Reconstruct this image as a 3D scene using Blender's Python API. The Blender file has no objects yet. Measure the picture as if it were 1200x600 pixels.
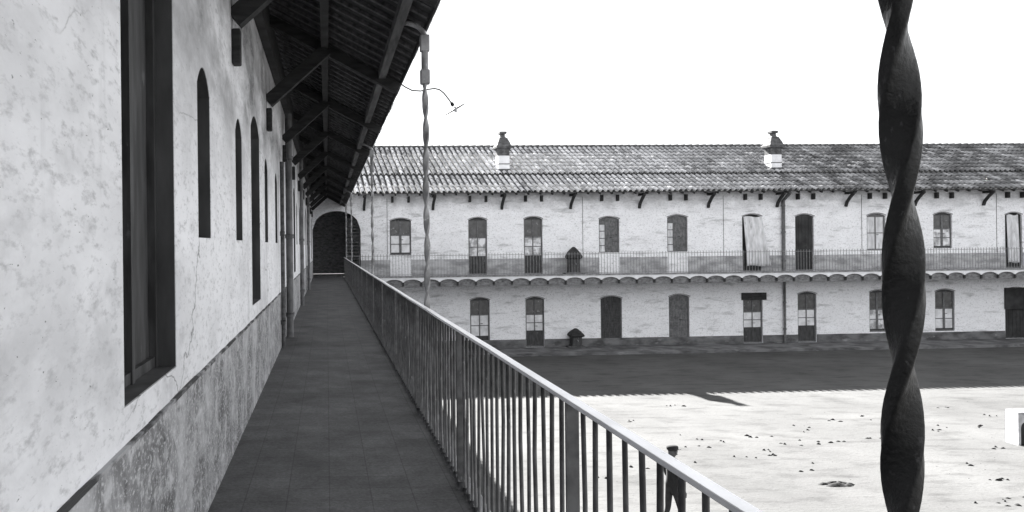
import bpy, bmesh, math, random
from mathutils import Vector, Matrix
random.seed(7)
C = bpy.context.scene
COL = C.collection
E = 5.45            # eye height above the courtyard
YF = 41.4           # far facade plane
F = 950.0           # focal length in photo pixels (1200 wide)
FL = 3.9            # gallery floor

# ------------------------------------------------------------ camera
cd = bpy.data.cameras.new('camera'); cam = bpy.data.objects.new('camera', cd); COL.objects.link(cam)
cd.sensor_width = 36; cd.lens = F/1200*36
cd.shift_x = (600-383)/1200; cd.shift_y = -(300-289)/1200
cd.clip_start = 0.05; cd.clip_end = 3000
t = 0.011
r = Vector((math.cos(t), 0, -math.sin(t))); u = Vector((math.sin(t), 0, math.cos(t))); b = r.cross(u)
M = Matrix((r, u, b)).transposed().to_4x4(); M.translation = Vector((0, 0, E)); cam.matrix_world = M
C.camera = cam
# ------------------------------------------------------------ light
sd = Vector((-0.25, 1.0, 0.685)).normalized()
elev = math.asin(sd.z); rot = math.atan2(sd.x, sd.y)
w = bpy.data.worlds.new('World'); C.world = w; w.use_nodes = True
nt = w.node_tree; nt.nodes.clear()
sky = nt.nodes.new('ShaderNodeTexSky'); sky.sky_type = 'NISHITA'; sky.sun_disc = False
sky.sun_elevation = elev; sky.sun_rotation = rot; sky.air_density = 0.8; sky.dust_density = 0.3; sky.ozone_density = 1.0
hs = nt.nodes.new('ShaderNodeHueSaturation'); hs.inputs['Saturation'].default_value = 0.04
bg = nt.nodes.new('ShaderNodeBackground'); bg.inputs[1].default_value = 0.05
wo = nt.nodes.new('ShaderNodeOutputWorld')
nt.links.new(sky.outputs[0], hs.inputs['Color']); vm = nt.nodes.new('ShaderNodeVectorMath'); vm.operation = 'SCALE'; vm.inputs['Scale'].default_value = 1.1
vn = nt.nodes.new('ShaderNodeVectorMath'); vn.operation = 'MINIMUM'; vn.inputs[1].default_value = (3.4, 3.45, 3.5)   # a flat, milky sky
nt.links.new(hs.outputs[0], vm.inputs[0]); nt.links.new(vm.outputs[0], vn.inputs[0]); nt.links.new(vn.outputs[0], bg.inputs[0]); nt.links.new(bg.outputs[0], wo.inputs[0])
sl = bpy.data.lights.new('sun', 'SUN'); sl.energy = 5.0; sl.angle = math.radians(0.5); sl.color = (1, 0.985, 0.96)
so = bpy.data.objects.new('sun', sl); COL.objects.link(so); so.rotation_euler = sd.to_track_quat('Z', 'Y').to_euler()
so.location = (-10, 60, 60)
C.view_settings.view_transform = 'Standard'; C.view_settings.look = 'None'
C.view_settings.gamma = 1; C.view_settings.use_curve_mapping = False
C.view_settings.exposure = 3.2
C.render.engine = 'CYCLES'; C.cycles.max_bounces = 8; C.cycles.diffuse_bounces = 5

# ------------------------------------------------------------ materials
def g(v): return (v*0.985, v*0.99, v*1.02, 1)
MATS = {}
def mat(name, lo, hi, scale=(3, 3, 3), detail=6, rough=0.9, pos=(0.35, 0.65), speck=None, bump=0.0, bscale=40,
        second=None, metallic=0.0, spec=0.3, attr=None, seed=0.0, zband=None, cracks=False):
    """noise between two greys; second=(value, scale3, lo, hi) blotches; speck=(value, scale3, threshold)"""
    m = bpy.data.materials.new(name); m.use_nodes = True
    n = m.node_tree; L = n.links; bs = n.nodes['Principled BSDF']
    bs.inputs['Roughness'].default_value = rough; bs.inputs['Metallic'].default_value = metallic
    bs.inputs['Specular IOR Level'].default_value = spec
    tc = n.nodes.new('ShaderNodeTexCoord')
    def noise(sc, det=6, off=0.0, rg=0.55):
        mp = n.nodes.new('ShaderNodeMapping'); mp.inputs['Scale'].default_value = sc
        mp.inputs['Location'].default_value = (off+seed, off*1.7+seed, off*0.6)
        L.new(tc.outputs['Object'], mp.inputs[0])
        nz = n.nodes.new('ShaderNodeTexNoise'); nz.inputs['Scale'].default_value = 1; nz.inputs['Detail'].default_value = det
        nz.inputs['Roughness'].default_value = rg
        L.new(mp.outputs[0], nz.inputs['Vector']); return nz.outputs['Fac']
    def ramp(fac, p0, c0, p1, c1):
        rp = n.nodes.new('ShaderNodeValToRGB'); e = rp.color_ramp.elements
        e[0].position = p0; e[0].color = c0; e[1].position = p1; e[1].color = c1
        L.new(fac, rp.inputs[0]); return rp.outputs[0]
    def mix(fac, a, bb, mode='MIX'):
        mx = n.nodes.new('ShaderNodeMix'); mx.data_type = 'RGBA'; mx.blend_type = mode
        if isinstance(fac, float): mx.inputs[0].default_value = fac
        else: L.new(fac, mx.inputs[0])
        for k, s in ((6, a), (7, bb)):
            if isinstance(s, tuple): mx.inputs[k].default_value = s
            else: L.new(s, mx.inputs[k])
        return mx.outputs[2]
    col = ramp(noise(scale, detail), pos[0], g(lo), pos[1], g(hi))
    if second:
        for q, (v, sc, p0, p1) in enumerate(second if isinstance(second, list) else [second]):
            fac = ramp(noise(sc, 7, 13.0+7*q, 0.62), p0, (0, 0, 0, 1), p1, (1, 1, 1, 1))
            if zband and q == 0:      # stains plus painted roof shade, in a band under the eave
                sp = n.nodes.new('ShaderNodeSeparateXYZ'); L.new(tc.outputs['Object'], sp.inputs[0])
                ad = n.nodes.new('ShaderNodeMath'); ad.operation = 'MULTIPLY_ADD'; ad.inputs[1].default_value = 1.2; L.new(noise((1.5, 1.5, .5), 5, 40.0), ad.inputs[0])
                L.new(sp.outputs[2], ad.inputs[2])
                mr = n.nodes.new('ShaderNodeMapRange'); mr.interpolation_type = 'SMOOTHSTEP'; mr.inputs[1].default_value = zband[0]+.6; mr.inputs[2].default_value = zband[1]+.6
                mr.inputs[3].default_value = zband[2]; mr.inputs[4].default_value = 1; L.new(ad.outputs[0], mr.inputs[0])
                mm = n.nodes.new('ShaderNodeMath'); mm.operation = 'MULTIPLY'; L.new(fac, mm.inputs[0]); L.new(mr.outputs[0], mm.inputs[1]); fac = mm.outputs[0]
            col = mix(fac, col, g(v))
    if speck:
        v, sc, th = speck
        fac = ramp(noise(sc, 3, 31.0, 0.7), th, (0, 0, 0, 1), th+0.05, (1, 1, 1, 1))
        col = mix(fac, col, g(v))
    if cracks:
        mp = n.nodes.new('ShaderNodeMapping'); mp.inputs['Scale'].default_value = (1, .45, .8); L.new(tc.outputs['Object'], mp.inputs[0])
        wn = n.nodes.new('ShaderNodeTexNoise'); wn.inputs['Scale'].default_value = 3; wn.inputs['Detail'].default_value = 6; L.new(mp.outputs[0], wn.inputs['Vector'])
        ad = n.nodes.new('ShaderNodeVectorMath'); ad.operation = 'MULTIPLY_ADD'; ad.inputs[1].default_value = (.5, .5, .5)
        L.new(wn.outputs['Color'], ad.inputs[0]); L.new(mp.outputs[0], ad.inputs[2])
        vo = n.nodes.new('ShaderNodeTexVoronoi'); vo.feature = 'DISTANCE_TO_EDGE'; vo.inputs['Scale'].default_value = 1.1; L.new(ad.outputs[0], vo.inputs['Vector'])
        ln = ramp(vo.outputs['Distance'], 0.0, (1, 1, 1, 1), 0.006, (0, 0, 0, 1))
        mk = ramp(noise((.8, .5, .9), 3, 77.0), 0.52, (0, 0, 0, 1), 0.60, (1, 1, 1, 1))
        mm = n.nodes.new('ShaderNodeMath'); mm.operation = 'MULTIPLY'; L.new(ln, mm.inputs[0]); L.new(mk, mm.inputs[1])
        col = mix(mm.outputs[0], col, g(0.22))
    if attr:
        at = n.nodes.new('ShaderNodeAttribute'); at.attribute_name = attr
        col = mix(1.0, col, at.outputs['Color'], 'MULTIPLY')
    L.new(col, bs.inputs['Base Color'])
    if bump:
        bp = n.nodes.new('ShaderNodeBump'); bp.inputs['Strength'].default_value = bump; bp.inputs['Distance'].default_value = 0.02
        L.new(noise((bscale,)*3, 5, 3.0), bp.inputs['Height']); L.new(bp.outputs[0], bs.inputs['Normal'])
    m['mixer'] = 1
    MATS[name] = m
    return m

P = {}
P['wall_near'] = mat('aged_plaster', 0.86, 0.95, (1.6, 0.8, 1.8), 10, bump=0.25, bscale=30, pos=(0.34, 0.6),
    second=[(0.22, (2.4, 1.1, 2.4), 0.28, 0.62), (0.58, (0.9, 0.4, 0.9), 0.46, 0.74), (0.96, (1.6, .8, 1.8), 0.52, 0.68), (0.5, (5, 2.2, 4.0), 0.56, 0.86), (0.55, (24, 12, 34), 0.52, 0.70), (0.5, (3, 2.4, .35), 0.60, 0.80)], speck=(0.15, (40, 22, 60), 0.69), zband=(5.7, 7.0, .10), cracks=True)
P['wall_far'] = mat('limewashed_brick', 0.88, 0.95, (0.7, 0.7, 2.6), 9, bump=0.3, bscale=14, pos=(0.36, 0.6),
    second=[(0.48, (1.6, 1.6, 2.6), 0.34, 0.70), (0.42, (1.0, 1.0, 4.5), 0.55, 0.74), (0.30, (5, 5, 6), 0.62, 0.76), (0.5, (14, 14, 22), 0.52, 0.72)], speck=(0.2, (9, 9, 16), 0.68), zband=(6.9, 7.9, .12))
P['dado_near'] = mat('scuffed_dado', 0.14, 0.38, (4, 1.6, 2.2), 10, bump=0.3, pos=(0.36, 0.66),
    second=[(0.55, (18, 7, 9), 0.50, 0.66), (0.10, (24, 9, 14), 0.54, 0.68), (0.55, (5, 2, 1.6), 0.48, 0.72), (0.6, (60, 30, 50), 0.52, 0.66)])
P['dado_far'] = mat('grey_dado', 0.28, 0.52, (1.3, 1.3, 3.0), 8, pos=(0.38, 0.62), second=[(0.65, (1.6, 1.6, 4), 0.6, 0.75), (0.12, (5, 5, 8), 0.6, 0.72)])
P['dado_low'] = mat('dark_dado', 0.07, 0.18, (1.3, 1.3, 3.0), 8, pos=(0.38, 0.62), second=[(0.34, (1.6, 1.6, 4), 0.6, 0.75)])
P['timber'] = mat('dark_timber', 0.018, 0.045, (4, 4, 20), 6, rough=0.8)
P['timber_light'] = mat('weathered_timber', 0.05, 0.12, (18, 2, 18), 6, rough=0.85)
P['board'] = mat('roof_boards', 0.025, 0.055, (3, 12, 12), 6)
P['iron'] = mat('painted_iron', 0.003, 0.009, (9, 9, 9), 6, rough=0.4, spec=0.3, second=(0.04, (60, 60, 40), 0.60, 0.68), bump=0.2, bscale=70)
P['iron_pale'] = mat('pale_painted_iron', 0.12, 0.34, (7, 7, 5), 6, rough=0.42, spec=0.6, second=(0.6, (20, 20, 14), 0.6, 0.7))
P['baluster'] = mat('baluster_iron', 0.05, 0.13, (12, 12, 12), 5, rough=0.4, spec=0.5, second=(0.3, (30, 30, 14), 0.62, 0.72))
P['handrail'] = mat('worn_handrail', 0.78, 0.92, (9, 4, 9), 7, rough=0.42, spec=0.6, metallic=0.5, speck=(0.3, (30, 30, 30), 0.70))
P['tile'] = mat('clay_tile', 0.55, 0.8, (3, 3, 3), 6, rough=0.9, attr='tone', second=(0.4, (1.5, 1.5, 1.5), 0.62, 0.8))
P['tile_bed'] = mat('tile_channels', 0.03, 0.07, (4, 4, 4), 6)
P['door'] = mat('dark_door_paint', 0.03, 0.07, (14, 14, 3), 6, rough=0.6, second=(0.2, (9, 9, 4), 0.64, 0.76))
P['shutter'] = mat('grey_shutter', 0.10, 0.20, (12, 12, 5), 6, rough=0.7, second=(0.08, (3, 3, 6), 0.5, 0.7))
P['frame'] = mat('window_frame_paint', 0.09, 0.17, (10, 10, 10), 5, rough=0.6)
P['pane'] = mat('pale_painted_reflection', 0.60, 0.85, (3, 3, 3), 5, rough=0.15, spec=0.5, second=(0.3, (4, 4, 4), 0.62, 0.8))  # sky and bright ground reflected in the glass, painted as pale colour
P['pane_grey'] = mat('grey_painted_reflection', 0.35, 0.8, (2.5, 2.5, 2.5), 6, rough=0.2, pos=(.4, .55), second=(0.15, (3, 3, 3), 0.58, 0.7))  # greyer, mottled version of the painted reflection
P['glass'] = mat('dark_glass', 0.02, 0.07, (4, 4, 4), 5, rough=0.25, spec=0.7, second=(0.3, (5, 5, 5), 0.62, 0.72))
P['white'] = mat('limewash', 0.72, 0.86, (3, 3, 3), 6, speck=(0.4, (14, 14, 14), 0.66))
P['dark'] = mat('near_black', 0.025, 0.05, (2, 2, 2), 4)
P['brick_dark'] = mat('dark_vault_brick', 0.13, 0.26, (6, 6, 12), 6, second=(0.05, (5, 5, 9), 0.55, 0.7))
P['chimney_cap'] = mat('chimney_cap_clay', 0.05, 0.14, (6, 6, 6), 6)
P['cloth'] = mat('sun_bleached_cloth', 0.50, 0.78, (6, 6, 1.5), 6, second=(0.25, (9, 9, 2), 0.6, 0.72))
P['kerb'] = mat('kerb_stone', 0.16, 0.36, (6, 9, 6), 7, bump=0.3)
P['suit'] = mat('dark_suit_cloth', 0.02, 0.045, (8, 8, 8), 4)
P['skin'] = mat('skin', 0.07, 0.11, (8, 8, 8), 3, rough=0.6)
P['stone_white'] = mat('whitewashed_stone', 0.30, 0.60, (2.5, 2.5, 3), 8, bump=0.5, second=(0.15, (4, 4, 6), 0.58, 0.75))
P['clod'] = mat('dark_earth_clod', 0.008, 0.022, (8, 8, 8), 5)
P['rail_far'] = mat('far_rail_iron', 0.16, 0.28, (9, 9, 9), 4, rough=0.6)

# ground
def ground_mat():
    m = bpy.data.materials.new('courtyard_sand'); m.use_nodes = True; n = m.node_tree; L = n.links
    bs = n.nodes['Principled BSDF']; bs.inputs['Roughness'].default_value = 0.95; bs.inputs['Specular IOR Level'].default_value = 0.1
    tc = n.nodes.new('ShaderNodeTexCoord')
    def nz(sc, d, off, lo, hi, a=0.0, bb=1.0):
        mp = n.nodes.new('ShaderNodeMapping'); mp.inputs['Scale'].default_value = sc; mp.inputs['Location'].default_value = (off, off, 0)
        L.new(tc.outputs['Object'], mp.inputs[0])
        x = n.nodes.new('ShaderNodeTexNoise'); x.inputs['Scale'].default_value = 1; x.inputs['Detail'].default_value = d; x.inputs['Roughness'].default_value = 0.62
        L.new(mp.outputs[0], x.inputs['Vector'])
        r_ = n.nodes.new('ShaderNodeMapRange'); r_.inputs['From Min'].default_value = lo; r_.inputs['From Max'].default_value = hi
        r_.inputs['To Min'].default_value = a; r_.inputs['To Max'].default_value = bb
        L.new(x.outputs['Fac'], r_.inputs['Value']); return r_.outputs[0], x.outputs['Fac']
    def mul(a, bb):
        q = n.nodes.new('ShaderNodeMath'); q.operation = 'MULTIPLY'; L.new(a, q.inputs[0]); L.new(bb, q.inputs[1]); return q.outputs[0]
    a, _ = nz((0.25, 0.25, 1), 8, 2, 0.35, 0.65, 0.74, 1.08)
    b_, _ = nz((.9, 2.2, 1), 9, 9, 0.50, 0.72, 1.0, 0.58)
    c_, raw = nz((9, 12, 1), 6, 5, 0.58, 0.70, 1.0, 0.62)
    v = mul(mul(a, b_), c_)
    k = n.nodes.new('ShaderNodeMath'); k.operation = 'MULTIPLY'; k.inputs[1].default_value = GROUND; L.new(v, k.inputs[0])
    cc = n.nodes.new('ShaderNodeCombineColor')
    for i in range(3): L.new(k.outputs[0], cc.inputs[i])
    L.new(cc.outputs[0], bs.inputs['Base Color'])
    bp = n.nodes.new('ShaderNodeBump'); bp.inputs['Strength'].default_value = 0.35; bp.inputs['Distance'].default_value = 0.04
    L.new(raw, bp.inputs['Height']); L.new(bp.outputs[0], bs.inputs['Normal'])
    return m
GROUND = 0.086
P['ground'] = ground_mat()
P['dado_line'] = mat('dado_groove', 0.06, 0.4, (9, 5, 9), 8, pos=(.45, .62))
P['casing'] = mat('dark_jamb_paint', 0.05, 0.10, (6, 6, 2), 6, rough=0.8)

def floor_mat():
    m = bpy.data.materials.new('gallery_floor_tiles'); m.use_nodes = True; n = m.node_tree; L = n.links
    bs = n.nodes['Principled BSDF']; bs.inputs['Roughness'].default_value = 0.75; bs.inputs['Specular IOR Level'].default_value = 0.25
    tc = n.nodes.new('ShaderNodeTexCoord')
    br = n.nodes.new('ShaderNodeTexBrick'); br.offset = 0; br.inputs['Scale'].default_value = 1
    br.inputs['Brick Width'].default_value = 0.26; br.inputs['Row Height'].default_value = 0.26; br.inputs['Mortar Size'].default_value = 0.0035
    br.inputs['Color1'].default_value = g(0.088); br.inputs['Color2'].default_value = g(0.104); br.inputs['Mortar'].default_value = g(0.065)
    L.new(tc.outputs['Object'], br.inputs['Vector'])
    nz = n.nodes.new('ShaderNodeTexNoise'); nz.inputs['Scale'].default_value = 2.2; nz.inputs['Detail'].default_value = 8; nz.inputs['Roughness'].default_value = 0.65
    L.new(tc.outputs['Object'], nz.inputs['Vector'])
    rp = n.nodes.new('ShaderNodeMapRange'); rp.inputs[1].default_value = 0.3; rp.inputs[2].default_value = 0.7; rp.inputs[3].default_value = 0.6; rp.inputs[4].default_value = 1.35
    L.new(nz.outputs['Fac'], rp.inputs[0])
    mx = n.nodes.new('ShaderNodeMix'); mx.data_type = 'RGBA'; mx.blend_type = 'MULTIPLY'; mx.inputs[0].default_value = 1
    L.new(br.outputs['Color'], mx.inputs[6]); L.new(rp.outputs[0], mx.inputs[7]); L.new(mx.outputs[2], bs.inputs['Base Color'])
    gr = n.nodes.new('ShaderNodeTexNoise'); gr.inputs['Scale'].default_value = 55; gr.inputs['Detail'].default_value = 6; gr.inputs['Roughness'].default_value = .7
    L.new(tc.outputs['Object'], gr.inputs['Vector'])
    rq = n.nodes.new('ShaderNodeMapRange'); rq.inputs[1].default_value = .35; rq.inputs[2].default_value = .65; rq.inputs[3].default_value = .72; rq.inputs[4].default_value = 1.3
    L.new(gr.outputs['Fac'], rq.inputs[0])
    my = n.nodes.new('ShaderNodeMix'); my.data_type = 'RGBA'; my.blend_type = 'MULTIPLY'; my.inputs[0].default_value = 1
    L.new(mx.outputs[2], my.inputs[6]); L.new(rq.outputs[0], my.inputs[7]); L.new(my.outputs[2], bs.inputs['Base Color'])
    bp = n.nodes.new('ShaderNodeBump'); bp.inputs['Strength'].default_value = 0.3; bp.inputs['Distance'].default_value = 0.01
    L.new(nz.outputs['Fac'], bp.inputs['Height']); L.new(bp.outputs[0], bs.inputs['Normal'])
    return m
P['floor'] = floor_mat()

# ------------------------------------------------------------ mesh helpers
class MB:
    def __init__(s): s.v = []; s.f = []; s.smooth = []; s.tone = None
    def add(s, vs, fs, smooth=False):
        o = len(s.v); s.v += [tuple(p) for p in vs]; s.f += [tuple(i+o for i in q) for q in fs]; s.smooth += [smooth]*len(fs); return s
    def box(s, x0, x1, y0, y1, z0, z1):
        vs = [(x, y, z) for x in (x0, x1) for y in (y0, y1) for z in (z0, z1)]
        return s.add(vs, [(0, 1, 3, 2), (4, 6, 7, 5), (0, 4, 5, 1), (2, 3, 7, 6), (0, 2, 6, 4), (1, 5, 7, 3)])
    def quad(s, a, b, c, d): return s.add([a, b, c, d], [(0, 1, 2, 3)])
    def beam(s, p, q, w_, h, up=(0, 0, 1)):
        p = Vector(p); q = Vector(q); d = (q-p).normalized(); side = d.cross(Vector(up)).normalized(); uu = side.cross(d)
        vs = [c+side*a*w_/2+uu*b_*h/2 for c in (p, q) for a in (-1, 1) for b_ in (-1, 1)]
        return s.add(vs, [(0, 1, 3, 2), (4, 6, 7, 5), (0, 4, 5, 1), (2, 3, 7, 6), (0, 2, 6, 4), (1, 5, 7, 3)])
    def tube(s, pts, rad, seg=8, caps=True):
        pts = [Vector(p) for p in pts]; rings = []
        for i, p in enumerate(pts):
            d = (pts[min(i+1, len(pts)-1)]-pts[max(i-1, 0)]).normalized()
            ref = Vector((0, 1, 0)) if abs(d.y) < 0.9 else Vector((1, 0, 0))
            a = d.cross(ref).normalized(); b_ = d.cross(a)
            rr = rad[i] if isinstance(rad, (list, tuple)) else rad
            rings.append([p+(a*math.cos(2*math.pi*k/seg)+b_*math.sin(2*math.pi*k/seg))*rr for k in range(seg)])
        vs = [v for rg in rings for v in rg]; fs = []
        for i in range(len(pts)-1):
            for k in range(seg):
                fs.append((i*seg+k, i*seg+(k+1) % seg, (i+1)*seg+(k+1) % seg, (i+1)*seg+k))
        s.add(vs, fs, True)
        if caps:
            o = len(s.v)-len(vs); n = len(pts)
            s.f.append(tuple(o+k for k in range(seg))); s.f.append(tuple(o+(n-1)*seg+k for k in reversed(range(seg)))); s.smooth += [False, False]
        return s
    def sqlathe(s, cx, cy, prof, seg=4, rot=math.pi/4, smooth=False):
        vs = []; fs = []
        for h, z in prof:
            for k in range(seg):
                a = rot+2*math.pi*k/seg; rr = h*math.sqrt(2) if seg == 4 else h
                vs.append((cx+rr*math.cos(a), cy+rr*math.sin(a), z))
        n = len(prof)
        for i in range(n-1):
            for k in range(seg): fs.append((i*seg+k, i*seg+(k+1) % seg, (i+1)*seg+(k+1) % seg, (i+1)*seg+k))
        fs.append(tuple(range(seg))); fs.append(tuple((n-1)*seg+k for k in range(seg)))
        return s.add(vs, fs, smooth)
    def build(s, name, m, parent=None):
        me = bpy.data.meshes.new(name); me.from_pydata(s.v, [], s.f); me.materials.append(m)
        me.polygons.foreach_set('use_smooth', s.smooth)
        if s.tone:
            a = me.color_attributes.new('tone', 'FLOAT_COLOR', 'POINT')
            for i, v in enumerate(s.tone): a.data[i].color = (v, v, v, 1)
        me.update()
        o = bpy.data.objects.new(name, me); COL.objects.link(o)
        if parent is not None:
            o.parent = parent
            # meshes are written in world coordinates; undo the parent's own offset
            loc = Vector((0, 0, 0)); p_ = parent
            while p_ is not None: loc += p_.location; p_ = p_.parent
            o.location = -loc
        return o
def tag(o, label=None, cat=None, group=None, kind=None):
    if label: o['label'] = label
    if cat: o['category'] = cat
    if group: o['group'] = group
    if kind: o['kind'] = kind
    return o
def empty(name, loc, label, cat, group=None):
    o = bpy.data.objects.new(name, None); COL.objects.link(o); o.location = loc; o.empty_display_size = 0.2
    return tag(o, label, cat, group)
def bevel(o, wd=0.01, seg=2):
    m = o.modifiers.new('bevel', 'BEVEL'); m.width = wd; m.segments = seg; m.limit_method = 'ANGLE'; return o

def wall(mb, mp, u0, u1, z0, z1, ops, depth):
    """wall sheet with real openings; ops = (a, b, zb, zt, rise, elliptic)"""
    cur = u0; N = 14
    for (a, b_, zb, zt, rise, ell) in sorted(ops):
        mb.quad(mp(cur, z0, 0), mp(a, z0, 0), mp(a, z1, 0), mp(cur, z1, 0))
        if zb > z0+1e-4: mb.quad(mp(a, z0, 0), mp(b_, z0, 0), mp(b_, zb, 0), mp(a, zb, 0))
        mb.quad(mp(a, zb, 0), mp(b_, zb, 0), mp(b_, zb, depth), mp(a, zb, depth))
        zs = zt-rise
        pts = []
        for i in range(N+1):
            tt = -1+2*i/N
            pts.append((a+(b_-a)*i/N, zs+rise*(math.sqrt(max(0, 1-tt*tt)) if ell else 1-tt*tt)))
        mb.quad(mp(a, zb, 0), mp(a, zs, 0), mp(a, zs, depth), mp(a, zb, depth))
        mb.quad(mp(b_, zb, 0), mp(b_, zs, 0), mp(b_, zs, depth), mp(b_, zb, depth))
        for i in range(N):
            (ua, za), (ub, zc) = pts[i], pts[i+1]
            mb.quad(mp(ua, za, 0), mp(ub, zc, 0), mp(ub, z1, 0), mp(ua, z1, 0))
            mb.quad(mp(ua, za, 0), mp(ub, zc, 0), mp(ub, zc, depth), mp(ua, za, depth))
        cur = b_
    mb.quad(mp(cur, z0, 0), mp(u1, z0, 0), mp(u1, z1, 0), mp(cur, z1, 0))

def archboard(mb, mp, a, b_, zb, zt, rise, d0, d1):
    """solid board filling an arched opening between depths d0 and d1"""
    N = 10; zs = zt-rise
    pts = [(a, zb)]+[(a+(b_-a)*i/N, zs+rise*(1-(-1+2*i/N)**2)) for i in range(N+1)]+[(b_, zb)]
    n = len(pts)
    vs = [mp(x, z, d0) for x, z in pts]+[mp(x, z, d1) for x, z in pts]
    fs = [tuple(range(n)), tuple(n+k for k in reversed(range(n)))]+[(i, (i+1) % n, n+(i+1) % n, n+i) for i in range(n)]
    mb.add(vs, fs)

def tiles(x0, x1, y0, z0, y1, z1, pitch, row, axis='x', lichen=None, rad=0.098, seed=1):
    """barrel tile courses running up from the eave line (y0,z0) to (y1,z1). axis 'x': eave runs along x."""
    rnd = random.Random(seed)
    mb = MB(); tone = []
    L_ = math.hypot(y1-y0, z1-z0); dy = (y1-y0)/L_; dz = (z1-z0)/L_; ny = -dz; nz = dy
    if nz < 0: ny, nz = -ny, -nz
    nrow = int(round(L_/row)); row = L_/nrow
    ncol = int((x1-x0)/pitch); S = 6
    for c in range(ncol+1):
        xc = x0+c*pitch
        off = rnd.uniform(-0.02, 0.02)
        ct = rnd.uniform(0.74, 1.08)
        for k in range(nrow):
            s0 = k*row-0.03+rnd.uniform(-.015, .015)+off*0.5; s1 = (k+1)*row+0.05
            jx = rnd.uniform(-.012, .012); lift0 = 0.040+rnd.uniform(0, .010); lift1 = 0.012
            r0 = rad*rnd.uniform(.97, 1.05); r1 = rad*0.78
            tv = rnd.uniform(0.82, 1.1)*ct
            if rnd.random() < 0.05: tv *= 0.6
            if lichen: tv *= lichen(xc, k/nrow, rnd)
            vs = []
            for s_, rr, lf in ((s0, r0, lift0), (s1, r1, lift1)):
                for j in range(S+1):
                    a = math.pi*j/S
                    h = lf+rr*1.05*math.sin(a)-0.03
                    p = (xc+jx+rr*math.cos(a), y0+dy*s_+ny*h, z0+dz*s_+nz*h)
                    vs.append(p if axis == 'x' else (p[1], p[0], p[2]))
            # inner rim gives the butt end its thickness
            for j in range(S+1):
                a = math.pi*j/S; rr = r0-0.014; h = lift0+rr*1.05*math.sin(a)-0.03
                p = (xc+jx+rr*math.cos(a), y0+dy*s0+ny*h, z0+dz*s0+nz*h)
                vs.append(p if axis == 'x' else (p[1], p[0], p[2]))
            fs = [(j, j+1, S+2+j, S+1+j) for j in range(S)]
            mb.add(vs, fs, True)
            mb.add([], [], True)
            o = len(mb.v)-len(vs)
            for j in range(S):
                mb.f.append((o+j, o+2*(S+1)+j, o+2*(S+1)+j+1, o+j+1)); mb.smooth.append(False)
            tone += [tv]*len(vs)
    mb.tone = tone
    return mb

TH = 0.058            # the far building stands a few degrees off square
def px(x, d=0.0):
    k = (x-383)/F; c_, s_ = math.cos(TH), math.sin(TH)
    return (k*(YF+d*c_)+d*s_)/(c_-k*s_)
def pz(x, y, Y=None):
    if Y is None: Y = YF+px(x)*math.sin(TH)
    return E-(y-(289-0.011*(x-383)))*Y/F
FAR = []

# ------------------------------------------------------------ setting
gm = MB(); gm.quad((-400, -300, 0), (600, -300, 0), (600, 900, 0), (-400, 900, 0))
tag(gm.build('ground', P['ground']), 'pale sandy courtyard ground', 'ground', kind='structure')
pm = MB(); pm.box(1.2, 60, 38.9, YF-0.02, -0.2, 0.12)
pav = pm.build('pavement', P['dado_low']); tag(pav, 'dark raised pavement along the foot of the far building', 'pavement', kind='structure')
wm = MB(); wm.box(-0.728, 0.84, -5, YF+0.6, FL-0.3, FL)
tag(wm.build('walkway', P['floor']), 'grey tiled upper walkway running to the arch', 'walkway', kind='structure')
ke = MB()
y = -5.0
while y < 39.7:
    ll = 0.3
    ke.box(0.842, 0.925+random.uniform(-.004, .004), y, min(y+ll-0.006, 39.72), FL-0.3, FL+0.028+random.uniform(-.003, .003)); y += ll
kb = bevel(ke.build('kerb', P['kerb']), 0.012, 2)
tag(kb, 'stone kerb edging the walkway under the near railing', 'kerb', kind='structure')

# ------------------------------------------------------------ near building (left)
NB = empty('gallery_building', (-0.73, 0, 0), 'whitewashed stained wall with tall recessed windows under a dark timber roof', 'building')
XW = -0.73
def mpn(uu, z, d): return (XW-d, uu, z)
ZT = 8.42
big = (1.0, FL+0.98, E+1.42, 0.16); sm = (0.52, E+0.06, E+1.07, 0.13)
ops = []; wins = []
for k in range(-1, 8):
    c = 3.40+5.0*k
    if c+0.6 > YF: break
    if k in (2, 5):
        ops.append((c-0.5, c+0.5, FL, E+1.35, 0.16, False)); wins.append(('door', ops[-1]))
    else:
        ops.append((c-0.5, c+0.5, FL+0.98, E+(1.6 if k == 0 else 1.35), 0.16, False)); wins.append(('window', ops[-1]))
    for dd in (1.47, 3.40):
        if c+dd+0.4 < YF and k >= 0:
            ops.append((c+dd-0.25, c+dd+0.25, E+0.06, E+1.08, 0.13, False)); wins.append(('narrow_window', ops[-1]))
mb = MB(); wall(mb, mpn, -5.0, YF, FL, ZT, ops, 0.125)
mb.quad((XW, -5, 0), (XW, YF, 0), (XW, YF, FL), (XW, -5, FL))
mb.box(-9, XW-0.32, -5, YF, 0, ZT)
NW = mb.build('wall', P['wall_near'], NB)
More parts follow.
